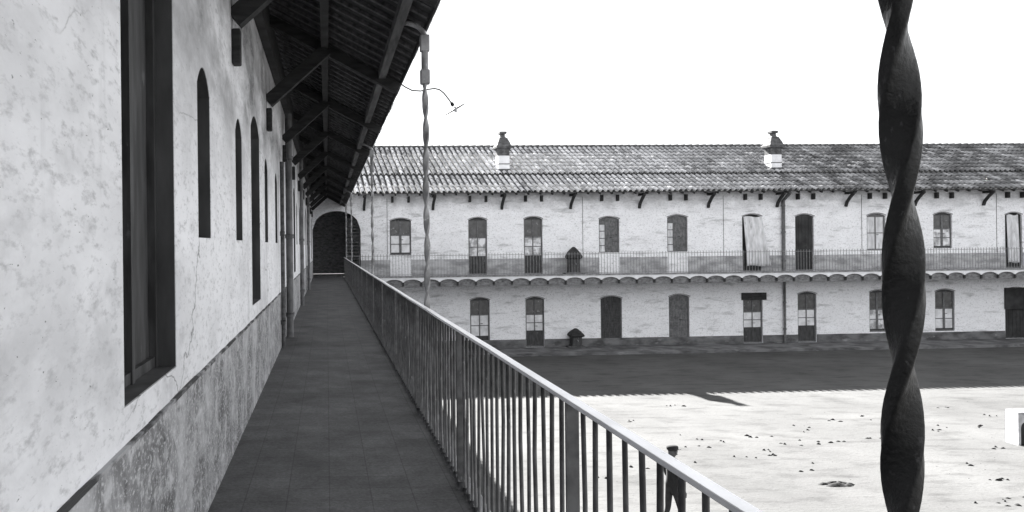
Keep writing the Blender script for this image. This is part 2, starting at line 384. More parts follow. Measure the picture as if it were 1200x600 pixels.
for kind, (a, b_, zb, zt, rise, _) in wins:
    m1 = MB(); archboard(m1, mpn, a, b_, zb, zt, rise, 0.12, 0.17)
    o = m1.build('door' if kind == 'door' else 'window', P['door'], NB)
    m2 = MB()
    zm = zt-rise-0.02
    wdt = 0.05
    for uu in (a+wdt/2+.002, b_-wdt/2-.002, (a+b_)/2):
        m2.box(XW-0.119, XW-0.085, uu-wdt/2, uu+wdt/2, zb+0.002, zm)
    for zz in (zb+0.03, zm-0.03):
        for (ua, ub) in ((a+wdt+.004, (a+b_)/2-wdt/2-.002), ((a+b_)/2+wdt/2+.002, b_-wdt-.004)):
            m2.box(XW-0.119, XW-0.092, ua, ub, zz-wdt/2+.003, zz+wdt/2)
    m2.build('frame', P['door'], o)
    m4 = MB(); zs_ = zt-rise; N_ = 10; e_ = .004
    pl = [(a+e_, zb+e_)]+[(a+e_+(b_-a-2*e_)*i/N_, zs_-e_+rise*(1-(-1+2*i/N_)**2)) for i in range(N_+1)]+[(b_-e_, zb+e_)]
    for i in range(len(pl)):
        (ua, za), (ub, zc) = pl[i], pl[(i+1) % len(pl)]
        m4.quad(mpn(ua, za, .003), mpn(ub, zc, .003), mpn(ub, zc, .118), mpn(ua, za, .118))
    m4.build('casing', P['casing'], o)
# dado
m1 = MB(); m3 = MB()
edges = [-5.0]
for kind, op in wins:
    if kind == 'door': edges += [op[0], op[1]]
edges.append(YF-.01)
for i in range(0, len(edges), 2):
    m1 = MB(); m3 = MB(); rnd = random.Random(i)
    m1.box(XW+0.001, XW+0.014, edges[i], edges[i+1], FL, FL+0.83)
    yy = edges[i]; zj = 0
    while yy < edges[i+1]-.01:      # hand-cut groove, never quite level
        y2 = min(yy+.23, edges[i+1]); zn = rnd.uniform(-.004, .004)
        m3.beam((XW+.009, yy, FL+.840+zj), (XW+.009, y2, FL+.840+zn), .018, .014+rnd.uniform(-.003, .004)); yy = y2; zj = zn
    m1.build('dado', P['dado_near'], NB); m3.build('dado_line', P['dado_line'], NB)
# roof of the gallery
sl_ = -0.54
def rz(x): return E+2.62+sl_*x
m1 = MB()
XE = 0.965
for (xa, xb) in ((-5.0, XE),):
    vs = [(xa, -5, rz(xa)), (xb, -5, rz(xb)), (xb, YF-.03, rz(xb)), (xa, YF-.03, rz(xa)), (xa, -5, rz(xa)+.035), (xb, -5, rz(xb)+.035), (xb, YF-.03, rz(xb)+.035), (xa, YF-.03, rz(xa)+.035)]
    m1.add(vs, [(0, 1, 2, 3), (4, 7, 6, 5), (0, 4, 5, 1), (1, 5, 6, 2), (2, 6, 7, 3), (3, 7, 4, 0)])
RF = m1.build('roof', P['board'], NB)
tb = tiles(-5, YF-.2, XE+.02, rz(XE)+.05, -5.0, rz(-5)+.05, 0.29, 0.6, axis='y', seed=5)
tb.build('roof_tile', P['tile'], RF)
# battens seen from below
m1 = MB()
yb = -4.9
while yb < YF-.2:
    for (xa, xb) in ((XW+.02, XE-.02),):
        m1.beam((xa, yb, rz(xa)-.021), (xb, yb, rz(xb)-.021), 0.055, 0.038)
    yb += 0.30
m1.build('batten', P['timber_light'], RF)
# wall plate, purlins
m1 = MB(); m1.box(XW+.002, XW+.10, -5, YF-.05, E+2.36, E+2.50); m1.box(XW+.002, XW+.05, -5, YF-.05, E+2.503, rz(XW+.05)-.045)
m1.build('wall_plate', P['timber'], NB)
for (xc, m_, hh) in ((0.0, P['timber'], .11), (0.71, P['timber_light'], .10)):
    m1 = MB(); zc = rz(xc)-.045-hh/2-.01
    m1.box(xc-.045, xc+.045, -5, YF-.05, zc-hh/2, zc+hh/2); m1.build('purlin', m_, NB)
m1 = MB(); m1.box(XE+.002, XE+.02, -5, YF-.05, rz(XE)-.03, rz(XE)+.05); m1.build('fascia', P['timber'], NB)
yt = 2.75-3.65
while yt < YF-1:
    m1 = MB(); m1.beam((XW+.02, yt, E+1.80), (0.02, yt, E+2.44), 0.12, 0.15); m1.build('strut', P['timber'], NB)
    m1 = MB(); m1.beam((XW+.02, yt+.075, rz(XW)-.16), (XE-.05, yt+.075, rz(XE-.05)-.165), 0.09, 0.12)
    m1.build('rafter', P['timber'], NB)
    m1 = MB(); m1.box(XW+.002, XW+.07, yt-.055, yt+.055, E+1.44, E+1.72); bevel(m1.build('corbel', P['timber'], NB), .012)
    yt += 3.65
# downpipes on the near wall
def pipe(x, y, z0, z1, r_, parent, m_, nm='downpipe'):
    m1 = MB(); m1.tube([(x, y, z0), (x, y, z1)], r_, 12)
    zc = z0+0.35
    while zc < z1:
        m1.tube([(x, y, zc), (x, y, zc+.07)], r_*1.25, 12); zc += 1.35
    return m1.build(nm, m_, parent)
pipe(-0.645, 14.0, FL, E+2.3, 0.06, NB, P['shutter'])
pipe(-0.675, 12.35, FL+0.02, E+1.3, 0.03, NB, P['timber_light'], 'conduit')
pipe(-0.66, 21.5, FL, E+2.3, 0.05, NB, P['shutter'])
pipe(-0.66, 29.3, FL, E+2.3, 0.05, NB, P['shutter'])

# ------------------------------------------------------------ far building
FB = empty('courtyard_building', (18, YF, 0), 'long two storey whitewashed building with tiled roof across the courtyard', 'building')
XR = 52.0
def mpf(uu, z, d): return (uu, YF+d, z)
UP = [('window', 457, 482, 256, 299), ('doorglass', 549, 571, 255, 321), ('doorglass', 614, 636, 254, 320), ('shutter', 702, 726, 254, 296),
      ('shutterdark', 782, 806, 252, 295), ('curtain', 870, 893, 251, 318), ('door', 932, 954, 251, 316), ('windowpale', 1016, 1038, 250, 293),
      ('window', 1094, 1116, 249, 291), ('curtain', 1178, 1198, 249, 314)]
LO = [('windoor', 550, 573, 349, 401), ('doorglass', 615, 637, 348, 411), ('shutterdark2', 703, 728, 347, 397), ('shutter2', 783, 807, 345, 396),
      ('doorglass', 870, 893, 346, 409), ('doorglass', 934, 956, 342, 408), ('window', 1018, 1038, 340, 389), ('window', 1095, 1118, 339, 388),
      ('door', 1177, 1202, 337, 407)]
extra = [(38.6, 'window'), (42.3, 'door'), (46.0, 'window')]
upo = []; loo = []
for kind, x0, x1, yt_, yb_ in UP:
    z1 = pz((x0+x1)/2, yt_); z0 = pz((x0+x1)/2, yb_)
    if z0 < FL+0.35: z0 = FL
    upo.append((kind, px(x0), px(x1), z0, z1))
for kind, x0, x1, yt_, yb_ in LO:
    z1 = pz((x0+x1)/2, yt_); z0 = pz((x0+x1)/2, yb_)
    if z0 < 0.35: z0 = 0.12
    loo.append((kind, px(x0), px(x1), z0, z1))
for c, kd in extra:
    upo.append((kd, c-.5, c+.5, FL if kd == 'door' else FL+1.05, 7.2)); loo.append((kd, c-.5, c+.5, 0.12 if kd == 'door' else 1.0, 3.1))
RISE = 0.13
mb = MB()
wall(mb, mpf, -0.9, XR, FL, 8.35, [(-0.72, 1.74, FL, E+1.82, 0.95, True)]+[(a, b_, z0, z1, RISE, False) for _, a, b_, z0, z1 in upo], 0.16)
wall(mb, mpf, -0.9, XR, 0.12, FL, [(a, b_, z0, z1, RISE, False) for _, a, b_, z0, z1 in loo], 0.16)
mb.quad((-.9, YF, -.1), (XR, YF, -.1), (XR, YF, .12), (-.9, YF, .12))
mb.box(3.2, XR, YF+0.45, YF+11.5, 0, 8.3)
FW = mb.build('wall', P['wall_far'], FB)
# vaulted passage behind the arch
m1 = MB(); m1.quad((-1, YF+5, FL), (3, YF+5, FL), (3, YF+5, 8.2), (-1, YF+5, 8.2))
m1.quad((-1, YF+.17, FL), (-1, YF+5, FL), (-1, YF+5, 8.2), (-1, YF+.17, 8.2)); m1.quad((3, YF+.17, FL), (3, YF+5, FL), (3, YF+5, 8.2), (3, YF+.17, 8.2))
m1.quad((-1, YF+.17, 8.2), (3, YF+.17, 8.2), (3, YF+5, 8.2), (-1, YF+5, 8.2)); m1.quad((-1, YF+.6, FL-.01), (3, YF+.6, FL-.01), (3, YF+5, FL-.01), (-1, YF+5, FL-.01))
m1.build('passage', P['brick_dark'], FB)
# louvred door leaf in the right of the arch
m1 = MB(); m1.box(0.98, 1.04, YF+.2, YF+.25, FL, E+1.6); m1.box(1.68, 1.73, YF+.2, YF+.25, FL, E+1.2)
ld = m1.build('louvred_door', P['frame'], FB)
m1 = MB(); z = FL+.05
while z < E+1.45:
    m1.beam((1.04, YF+.22, z), (1.68, YF+.22, z), 0.06, 0.05); z += 0.17
m1.build('louvre', P['frame'], ld)

def infill(kind, a, b_, z0, z1):
    d0, d1 = 0.10, 0.15; H = z1-z0; yb = YF+d0
    isdoor = kind.startswith('door') or kind == 'windoor'
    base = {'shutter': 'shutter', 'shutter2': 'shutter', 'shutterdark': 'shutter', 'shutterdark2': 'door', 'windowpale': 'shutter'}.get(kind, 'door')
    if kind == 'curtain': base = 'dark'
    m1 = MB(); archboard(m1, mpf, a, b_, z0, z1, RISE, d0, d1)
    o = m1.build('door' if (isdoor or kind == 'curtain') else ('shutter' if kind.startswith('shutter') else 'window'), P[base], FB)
    zs = z1-RISE-.01; fw = 0.07
    def bar(mm, xa, xb, za, zb, dd=0.03): mm.box(xa, xb, yb-dd, yb-0.001, za, zb)
    fr = MB(); cx = (a+b_)/2
    if kind == 'curtain': return
    if kind in ('window', 'windowpale', 'windoor', 'doorglass'):
        pane_top = z0+H*(0.53 if kind == 'window' else 0.60 if kind == 'windoor' else 0.64)
        pane_bot = z0+H*(0.07 if kind == 'window' else 0.14 if kind == 'windoor' else 0.33)
        if kind == 'windowpale': pane_top = zs-.05; pane_bot = z0+.06
        bar(fr, a+.003, a+fw, z0+.003, zs); bar(fr, b_-fw, b_-.003, z0+.003, zs)
        mw = 0.12 if kind == 'window' else 0.05
        bar(fr, cx-mw/2, cx+mw/2, pane_bot, zs, .033)
        bar(fr, a+fw+.002, cx-mw/2-.002, pane_top, pane_top+.07); bar(fr, cx+mw/2+.002, b_-fw-.002, pane_top, pane_top+.07)
        pm_ = (pane_top+pane_bot)/2
        bar(fr, a+fw+.002, cx-mw/2-.002, pm_-.02, pm_+.02); bar(fr, cx+mw/2+.002, b_-fw-.002, pm_-.02, pm_+.02)
        bar(fr, a+fw+.002, b_-fw-.002, z0+.003, z0+.07)
        fr.build('frame', P['frame'], o)
        pn = MB()
        bar(pn, a+fw+.003, cx-.003, pane_bot, pane_top-.002, .008); bar(pn, cx+.003, b_-fw-.003, pane_bot, pane_top-.002, .008)
        pn.build('pane', random.choice((P['pane'], P['pane'], P['pane_grey'])) if kind != 'windowpale' else P['cloth'], o)  # pale tone stands for reflected sky and ground
        gl = MB(); bar(gl, a+fw+.003, b_-fw-.003, pane_top+.075, zs-.01, .006); gl.build('transom_glass', P['glass'], o)
        if kind == 'doorglass':
            kk = MB(); bar(kk, a+fw+.03, b_-fw-.03, z0+.12, pane_bot-.08, .015); kk.build('door_panel', P['door'], o)
    else:
        bar(fr, a+.003, a+.06, z0+.003, zs); bar(fr, b_-.06, b_-.003, z0+.003, zs)
        if kind in ('shutter', 'shutterdark'):
            xs = a+(b_-a)*.33; bar(fr, xs-.02, xs+.02, z0+.003, zs)
            for q in range(1, 5): bar(fr, a+.062, xs-.022, z0+H*q/5-.02, z0+H*q/5+.02)
            pn = MB(); bar(pn, a+.062, xs-.022, z0+.05, z0+H*.78, .006); pn.build('pane', P['cloth'], o)
            n = 16
        else: n = 14; xs = a+.06
        sv = MB()
        if kind != 'door':
            for q in range(n): zz = z0+.05+(zs-z0-.1)*q/n; bar(sv, xs+.025, b_-.065, zz, zz+(zs-z0)/n*.55, .018)
            sv.build('slat', P['shutter'] if kind != 'shutterdark2' else P['door'], o)
        else:
            for q in range(5): xx = a+.065+(b_-a-.13)*q/5; bar(sv, xx, xx+(b_-a-.13)/5-.015, z0+.05, zs, .015)
            sv.build('plank', P['dark'], o)
        fr.build('frame', P['frame'], o)
    hd = MB(); hd.tube([(cx+.05, yb-.04, z0+H*.42), (cx+.05, yb-.07, z0+H*.42), (cx+.14, yb-.07, z0+H*.42)], .012, 6); hd.build('handle', P['iron'], o)
for args in upo+loo: infill(*args)
FAR += [FB, pav]
# thin arch mouldings over the openings
for _, a, b_, z0, z1 in upo+loo:
    m1 = MB(); N = 8
    pts = [(a-.03+(b_-a+.06)*i/N, z1-RISE+RISE*(1-(-1+2*i/N)**2)+.03) for i in range(N+1)]
    for i in range(N): m1.beam((pts[i][0], YF-.006, pts[i][1]), (pts[i+1][0], YF-.006, pts[i+1][1]), .05, .03, up=(0, 0, 1))
    m1.build('lintel', P['brick_dark'], FB)
# square dark lintel above one lower door
m1 = MB(); m1.box(px(868), px(897), YF-.06, YF-.003, pz(880, 351.5), pz(880, 343)); bevel(m1.build('lintel_beam', P['timber'], FB), .01)
m1 = MB(); m1.box(px(1176), px(1204), YF-.07, YF-.003, pz(1190, 362), pz(1190, 337)); m1.build('transom_board', P['dark'], FB)
# dados
def spans(ops_, x0, x1):
    cur = x0; out = []
    for a, b_ in sorted(ops_):
        out.append((cur, a)); cur = b_
    out.append((cur, x1)); return out
m1 = MB()
cut = [(a, b_) for k_, a, b_, z0, z1 in upo if z0 <= FL+.01 or (k_ in ('window', 'shutter', 'shutterdark') and a < 20)]+[(-.72, 1.74)]
for a, b_ in spans(cut, -.73, XR):
    if b_-a > .1: m1 = MB(); m1.box(a+.002, b_-.002, YF-.02, YF-.001, FL, FL+0.83); m1.build('dado', P['dado_far'], FB)
m1 = MB(); cut = [(a, b_) for k_, a, b_, z0, z1 in loo if z0 <= .2]
for a, b_ in spans(cut, 0.0, XR): m1 = MB(); m1.box(a+.002, b_-.002, YF-.025, YF-.001, .12, 0.53); m1.build('base_band', P['dado_low'], FB)
# gallery slab with scalloped vault edge
YS = 39.7
m1 = MB(); m1.box(0.93, XR, YS+.10, YF-.005, FL-.12, FL-.004); m1.box(0.93, XR, YS+.10, YF-.005, FL-.50, FL-.125); m1.box(0.93, XR, YS+.05, YS+.098, FL-.49, FL-.44)
m1.build('gallery_floor', P['brick_dark'], FB)
per = 0.907; m1 = MB(); xx = 0.93; N = 10
while xx < XR-.1:
    for i in range(N):
        ta, tb_ = i/N, (i+1)/N
        za = FL-.275+.155*(1-(2*ta-1)**2)**.7; zb = FL-.275+.155*(1-(2*tb_-1)**2)**.7
        xa, xb = xx+per*ta, xx+per*tb_
        m1.quad((xa, YS, za), (xb, YS, zb), (xb, YS, FL-.03), (xa, YS, FL-.03))
        m1.quad((xa, YS, za), (xb, YS, zb), (xb, YS+.1, zb), (xa, YS+.1, za))
    xx += per
m1.build('vault_edge', P['white'], FB)
m1 = MB(); xx = 0.93
while xx < XR-.1:
    m1 = MB(); m1.box(xx-.04, xx+.04, YS-.015, YS+.05, FL-.43-random.uniform(0, .03), FL-.26); m1.build('beam_end', P['timber'], FB); xx += per
m1 = MB(); m1.box(0.93, XR, YS-.03, YS+.12, FL-.028, FL+.035); m1.build('slab_nosing', P['kerb'], FB)
# roof: eave -> step -> ridge
YE, ZE = 40.6, E+2.65; PIT = 0.475
YB = 42.8; ZB = ZE+PIT*(YB-YE); YR = 47.0; ZR = ZE+PIT*(YR-YE)
m1 = MB()
X0 = 0.25
m1.quad((X0, YE, ZE-.04), (XR, YE, ZE-.04), (XR, YR, ZR-.04), (X0, YR, ZR-.04)); m1.quad((X0, YE, ZE), (XR, YE, ZE), (XR, YR, ZR), (X0, YR, ZR))
m1.quad((X0, YE, ZE-.04), (XR, YE, ZE-.04), (XR, YE, ZE), (X0, YE, ZE)); m1.quad((X0, 53.4, ZE), (XR, 53.4, ZE), (XR, YR, ZR), (X0, YR, ZR))
m1.add([(X0, YE, ZE-.05), (X0, 53.4, ZE-.05), (X0, YR, ZR-.05)], [(0, 1, 2)])
FR = m1.build('roof', P['tile_bed'], FB)
def lich(x, v, rnd):
    tt = max(0.12, min(1, (x-14)/14.0))
    return 1.0-tt*0.78*(0.45+0.55*abs(math.sin(x*1.7+math.sin(x*.6+v*5)*2+v*4))) if tt > 0 else 1.0
tl = tiles(X0+.1, XR, YE-.04, ZE+.02, YB+.1, ZB+.02, 0.292, 0.62, lichen=lich, seed=2); tl.build('roof_tile', P['tile'], FR)
tu = tiles(X0+.1, XR, YB-.05, ZB+.075, YR, ZR+.02, 0.292, 0.62, lichen=lich, seed=3); tu.build('roof_tile', P['tile'], FR)
m1 = MB(); m1.box(X0, XR, YB-.01, YB+.02, ZB-.02, ZB+.085); m1.build('roof_step', P['tile_bed'], FR)
m1 = MB(); xx = X0
while xx < XR:
    m1.tube([(xx, YR, ZR+.02), (xx+.46, YR, ZR+.05)], [0.12, 0.14], 8); xx += .42
m1.build('ridge_tile', P['chimney_cap'], FR)
m1 = MB(); xx = X0+.1
while xx < XR: m1.beam((xx, YE+.03, ZE-.09), (xx, YF, ZE-.09+PIT*.77), .08, .09); xx += .62
m1.build('rafter_end', P['timber'], FB)
def bracket_long(xc):
    m1 = MB()
    m1.beam((xc, YF-.02, ZE-.12), (xc, YE+.08, ZE-.12), .11, .13)
    pts = [Vector((xc, YF-.03, 7.28)), Vector((xc, YF-.12, 7.5)), Vector((xc, YF-.38, 7.76)), Vector((xc, YE+.15, 7.96))]
    for i in range(3): m1.beam(pts[i], pts[i+1]+(pts[i+1]-pts[i])*.08, .11, .12, up=(1, 0, 0))
    m1.build('eave_bracket', P['timber'], FB)
for q in range(14): bracket_long(px(427+80.6*q))
for kind, a, b_, z0, z1 in upo:
    for s in (-1, 1):
        m1 = MB(); m1.box((a+b_)/2+s*.42-.05, (a+b_)/2+s*.42+.05, YF-.22, YF-.002, 7.66, 7.98); m1.build('joist_end', P['timber'], FB)
# chimneys
for xc in (px(590, 2.05), px(907, 2.05), px(1224, 2.05)):
    yc = 43.45
    m1 = MB(); m1.box(xc-.30, xc+.30, yc-.3, yc+.3, ZE+1.0, 10.25)
    ch = m1.build('chimney', P['white'], FR)
    m1 = MB(); m1.box(xc-.31, xc+.31, yc-.31, yc+.31, 9.78, 9.83); m1.build('chimney_band', P['frame'], ch); m1 = MB(); m1.box(xc-.30, xc+.30, yc-.305, yc+.3, 10.252, 10.60)
    m1.build('chimney_band', P['chimney_cap'], ch)
    m1 = MB(); m1.sqlathe(xc, yc, [(.34, 10.6), (.42, 10.66), (.43, 10.76), (.36, 10.84), (.32, 10.98), (.24, 11.14), (.23, 11.2), (.12, 11.28), (.11, 11.42), (.19, 11.46), (.19, 11.56), (.10, 11.6)])
    m1.build('chimney_cap', P['chimney_cap'], ch)
    m1 = MB(); m1.box(xc-.33, xc+.33, yc-.36, yc-.30, ZE+1.2, 8.98+.55); m1.build('flashing', P['chimney_cap'], ch)
# downpipe and thin cables on the far wall
m1 = MB(); xp = px(917)
m1.tube([(xp, YE+.1, ZE-.1), (xp, YF-.1, ZE-.5), (xp, YF-.1, FL)], .085, 10)
for z in (4.4, 5.9, 7.3): m1.tube([(xp, YF-.1, z), (xp, YF-.1, z+.09)], .105, 10)
m1.build('downpipe', P['frame'], FB)
m1 = MB(); m1.tube([(xp+.02, YF-.1, FL-.5), (xp+.02, YF-.1, 0.12)], .06, 10)
for z in (.8, 2.2): m1.tube([(xp+.02, YF-.1, z), (xp+.02, YF-.1, z+.09)], .08, 10)
m1.build('downpipe', P['frame'], FB)
for xx in (454, 683, 848, 1010, 1168):
    m1 = MB(); m1.tube([(px(xx), YF-.012, 7.9), (px(xx), YF-.012, FL+.85)], .011, 5); m1.build('cable', P['shutter'], FB)

# ------------------------------------------------------------ cloths hanging in the upper doorways
def curtain(a, b_, z0, z1, kick, label):
    mb = MB(); NU, NV = 18, 16; vs = []
    for j in range(NV+1):
        v = j/NV
        for i in range(NU+1):
            uu = i/NU
            x = a+.04+(b_-a-.08)*uu+kick*(v**1.4)*(0.35+.65*uu)
            y = YF-.05-.30*math.sin(min(1, v*1.1)*1.4)*(.4+.6*uu)*min(1, kick*3+.2)-.03*math.sin(uu*19+v*2)*(0.3+v)
            vs.append((x, y, z1-.08-(z1-z0-.12)*v+.03*math.sin(uu*7)))
    fs = [(j*(NU+1)+i, j*(NU+1)+i+1, (j+1)*(NU+1)+i+1, (j+1)*(NU+1)+i) for j in range(NV) for i in range(NU)]
    mb.add(vs, fs, True); o = mb.build('curtain', P['cloth'])
    sdm = o.modifiers.new('thick', 'SOLIDIFY'); sdm.thickness = .012
    tag(o, label, 'curtain'); FAR.append(o)
c = [q for q in upo if q[0] == 'curtain']
curtain(c[0][1], c[0][2], FL+.25, c[0][4]-.05, .28, 'pale cloth billowing out of an upper doorway beside the downpipe')
curtain(c[1][1], c[1][2]-.25, FL+.25, c[1][4]-.05, .0, 'pale narrow cloth hanging straight in the upper doorway at the far right')

# pointed dark fixtures against the far wall
def pointed(xc, zb, h, hw, label, base):
    t_ = empty('wall_fountain', (xc, YF-.3, zb), label, 'fountain', None); FAR.append(t_)
    m1 = MB(); m1.sqlathe(xc, YF-.31, [(hw*.86, zb), (hw*.86, zb+.10), (hw*.72, zb+.14), (hw*.72, zb+h*.55)]); bevel(m1.build('body', P['door'], t_), .012)
    m1 = MB(); m1.sqlathe(xc, YF-.31, [(hw*.8, zb+h*.55), (hw, zb+h*.60), (hw*1.0, zb+h*.66), (hw*.62, zb+h*.84), (hw*.2, zb+h*.98), (0.03, zb+h)]); m1.build('hood', P['timber'], t_)
    m1 = MB(); m1.tube([(xc, YF-.31-hw*.72, zb+h*.4), (xc, YF-.31-hw*.72-.09, zb+h*.4), (xc, YF-.31-hw*.72-.11, zb+h*.34)], .016, 8); m1.build('spout', P['iron_pale'], t_)
    m1 = MB(); m1.box(xc-base, xc+base, YF-.62, YF-.03, zb, zb+.07); bevel(m1.build('plinth', P['dado_low'], t_), .01)
pointed(px(669.5), FL, 1.40, .34, 'dark peaked fixture against the wall on the upper gallery', .5)
pointed(px(671)-.0, .12, 0.98, .34, 'dark peaked fixture at the foot of the wall on the courtyard pavement', .45)

# ------------------------------------------------------------ railings
HR = E-.53
R1 = empty('railing', (.84, 2, FL), 'long iron railing with pale handrail beside the walkway', 'railing')
m1 = MB()
rnd = random.Random(11); yy = -4.5; pts = []
while yy < 39.75: pts.append((.836+rnd.uniform(-.0015, .0015), yy, HR-.008+rnd.uniform(-.0015, .0015))); yy += .62
pts.append((.836, 39.75, HR-.008)); vs = [(p[0]+a_*.0205, p[1], p[2]+b_*.008) for p in pts for a_, b_ in ((-1, -1), (1, -1), (1, 1), (-1, 1))]
m1.add(vs, [(i*4+k, i*4+(k+1) % 4, i*4+4+(k+1) % 4, i*4+4+k) for i in range(len(pts)-1) for k in range(4)]+[(0, 1, 2, 3), tuple(len(vs)-4+k for k in range(4))]); o = m1.build('handrail', P['handrail'], R1); bevel(o, .002, 1)
m1 = MB(); m1.box(.83, .85, -4.5, 39.74, HR-.026, HR-.018); m1.build('under_bar', P['baluster'], R1)
ks = [k for k in range(-45, 304) if 2.057+.124*k < 39.6]
posts = set(k for k in ks if (k-6) % 19 == 0)
def bal_mesh(mb, y):
    j = lambda q: random.uniform(-q, q)
    mb.tube([(.84+j(.003), y+j(.006), FL+.0), (.84+j(.004), y+j(.005), FL+.35), (.84+j(.004), y+j(.005), FL+.7), (.84, y+j(.003), HR-.02)], .0088+j(.0006), 8)
    mb.tube([(.84, y, FL+.0), (.84, y, FL+.045)], .014, 8)
rest = MB(); n = 0
for k in ks:
    y = 2.057+.124*k
    if k in posts:
        m1 = MB(); m1.box(.818, .862, y-.008, y+.008, FL-.05, HR-.017); m1.tube([(.84, y, FL), (.84, y, FL+.05)], .03, 8); m1.build('post', P['baluster'], R1); continue
    if k >= -4 and n < 100:
        m1 = MB(); bal_mesh(m1, y); m1.build('baluster', P['baluster'], R1); n += 1
    else: bal_mesh(rest, y)
tag(rest.build('baluster_row', P['baluster'], R1), kind='stuff')
R2 = empty('railing', (20, YS+.05, FL), 'thin iron railing along the upper gallery of the far building', 'railing'); FAR.append(R2)
m1 = MB(); m1.box(.86, XR-.5, YS+.03, YS+.06, FL+1.04, FL+1.06); m1.build('handrail', P['rail_far'], R2)
m1 = MB(); m1.box(.86, XR-.5, YS+.035, YS+.055, FL+.10, FL+.12); m1.build('bottom_rail', P['rail_far'], R2)
rest = MB(); n = 0; x = 1.5; k = 0
while x < XR-.6:
    tall = .05
    mbx = MB() if n < 100 else rest
    mbx.box(x-.008, x+.008, YS+.037, YS+.053, FL+.036, FL+1.04)
    mbx.box(x-.008, x+.008, YS+.037, YS+.053, FL+1.062, FL+1.14)
    if n < 100: mbx.build('baluster', P['rail_far'], R2)
    n += 1; x += .15; k += 1
tag(rest.build('baluster_row', P['rail_far'], R2), kind='stuff')

piv = Matrix.Translation((0, YF, 0)) @ Matrix.Rotation(TH, 4, 'Z') @ Matrix.Translation((0, -YF, 0))
for o in FAR:
    o.matrix_world = piv @ Matrix.Translation(o.location)
# ------------------------------------------------------------ twisted columns
def column(y, label, phase=0.0, m_=None):
    m_ = m_ or P['iron']; XC = .95
    t_ = empty('twisted_column', (XC, y, 0), label, 'column', 'twisted iron columns carrying the eave')
    mb = MB(); S = 20; z0, z1 = 0.0, E+1.9; n = int((z1-z0)/.02); vs = []
    for i in range(n+1):
        z = z0+(z1-z0)*i/n; a = phase+math.pi*(z-E)/.278
        for k in range(S):
            th = 2*math.pi*k/S; c_, s_ = math.cos(th), math.sin(th)
            e = .35
            lx = .0292*math.copysign(abs(c_)**e, c_); ly = .0145*math.copysign(abs(s_)**e, s_)
            # the bar winds slightly about the axis, as a hand-twisted bar does
            vs.append((XC+.004*math.cos(a*.5)+lx*math.cos(a)-ly*math.sin(a), y+lx*math.sin(a)+ly*math.cos(a), z))
    fs = [(i*S+k, i*S+(k+1) % S, (i+1)*S+(k+1) % S, (i+1)*S+k) for i in range(n) for k in range(S)]
    mb.add(vs, fs, True); mb.build('twisted_bar', m_, t_)
    for (za, zb) in ((E+1.84, E+2.0), (E+1.53, E+1.67)):
        m1 = MB(); m1.box(XC-.045, XC+.045, y-.035, y+.035, za, zb); bevel(m1.build('collar', m_, t_), .012, 3)
    m1 = MB(); m1.tube([(XC, y, E+1.66), (XC, y, E+1.85)], .033, 10); m1.build('neck', m_, t_)
    m1 = MB(); pts = []
    for i in range(11):
        a = math.pi/2*i/10; pts.append((XC-.22*(1-math.cos(a)), y, E+1.98+.14*math.sin(a)))
    pts.append((XC-.24, y, E+2.125))
    m1.tube(pts, .026, 8); m1.build('curved_arm', m_, t_)
    m1 = MB(); m1.sqlathe(XC, y, [(.09, 0), (.09, .05), (.05, .09), (.04, .12)]); m1.build('foot', m_, t_)
    return t_
column(1.342, 'thick dark twisted iron column standing closest, at the right of the view', phase=.14)
column(7.70, 'twisted iron column between the eave and railing, beside the curved lamp', phase=.3, m_=P['iron_pale'])
column(16.8, 'slender twisted column left of the first far window', phase=.8, m_=P['iron_pale'])
column(31.0, 'small distant twisted column in front of the louvred door in the arch', phase=.5, m_=P['iron_pale'])
column(39.4, 'last twisted column at the corner where the two railings meet', phase=.1, m_=P['iron_pale'])

# ------------------------------------------------------------ lamp on a curved arm
YL = 10.6
def lp(x, y, dy=0.0): return ((x-383)*YL/F, YL+dy, pz(x, y, YL))
LM = empty('eave_lamp', lp(470, 97), 'curved arm lamp with flat tilted shade reaching out from the eave', 'lamp')
raw = [(466, 94), (470, 97), (477, 102), (485, 106), (495, 106.6), (502, 105), (511, 103.6), (517, 105), (522, 109), (526, 114), (531, 121)]
m1 = MB(); m1.tube([lp(*p) for p in raw], .0085, 8); m1.build('arm', P['iron'], LM)
hc = Vector(lp(531.5, 121.5)); sc = Vector(lp(535, 127.8)); ax = (sc-hc).normalized()
m1 = MB(); m1.tube([hc-ax*.02, hc+ax*.01, hc+ax*.035], [.014, .024, .02], 10); m1.build('socket', P['iron'], LM)
qa = ax.to_track_quat('Z', 'Y').to_matrix()
m1 = MB(); prof = [(.02, -.028), (.06, -.022), (.11, -.010), (.145, 0.0), (.148, .004), (.11, -.003), (.05, -.014), (.012, -.02)]
vs = []; S = 24
for rr, h in prof:
    for k in range(S):
        a = 2*math.pi*k/S; vs.append(sc+qa @ Vector((rr*math.cos(a), rr*math.sin(a), h)))
m1.add(vs, [(i*S+k, i*S+(k+1) % S, (i+1)*S+(k+1) % S, (i+1)*S+k) for i in range(len(prof)-1) for k in range(S)], True)
m1.build('lamp_shade', P['iron_pale'], LM)
m1 = MB(); m1.tube([sc-ax*.02, sc+ax*.0, sc+ax*.03, sc+ax*.045], [.012, .024, .022, .006], 10); m1.build('bulb', P['white'], LM)

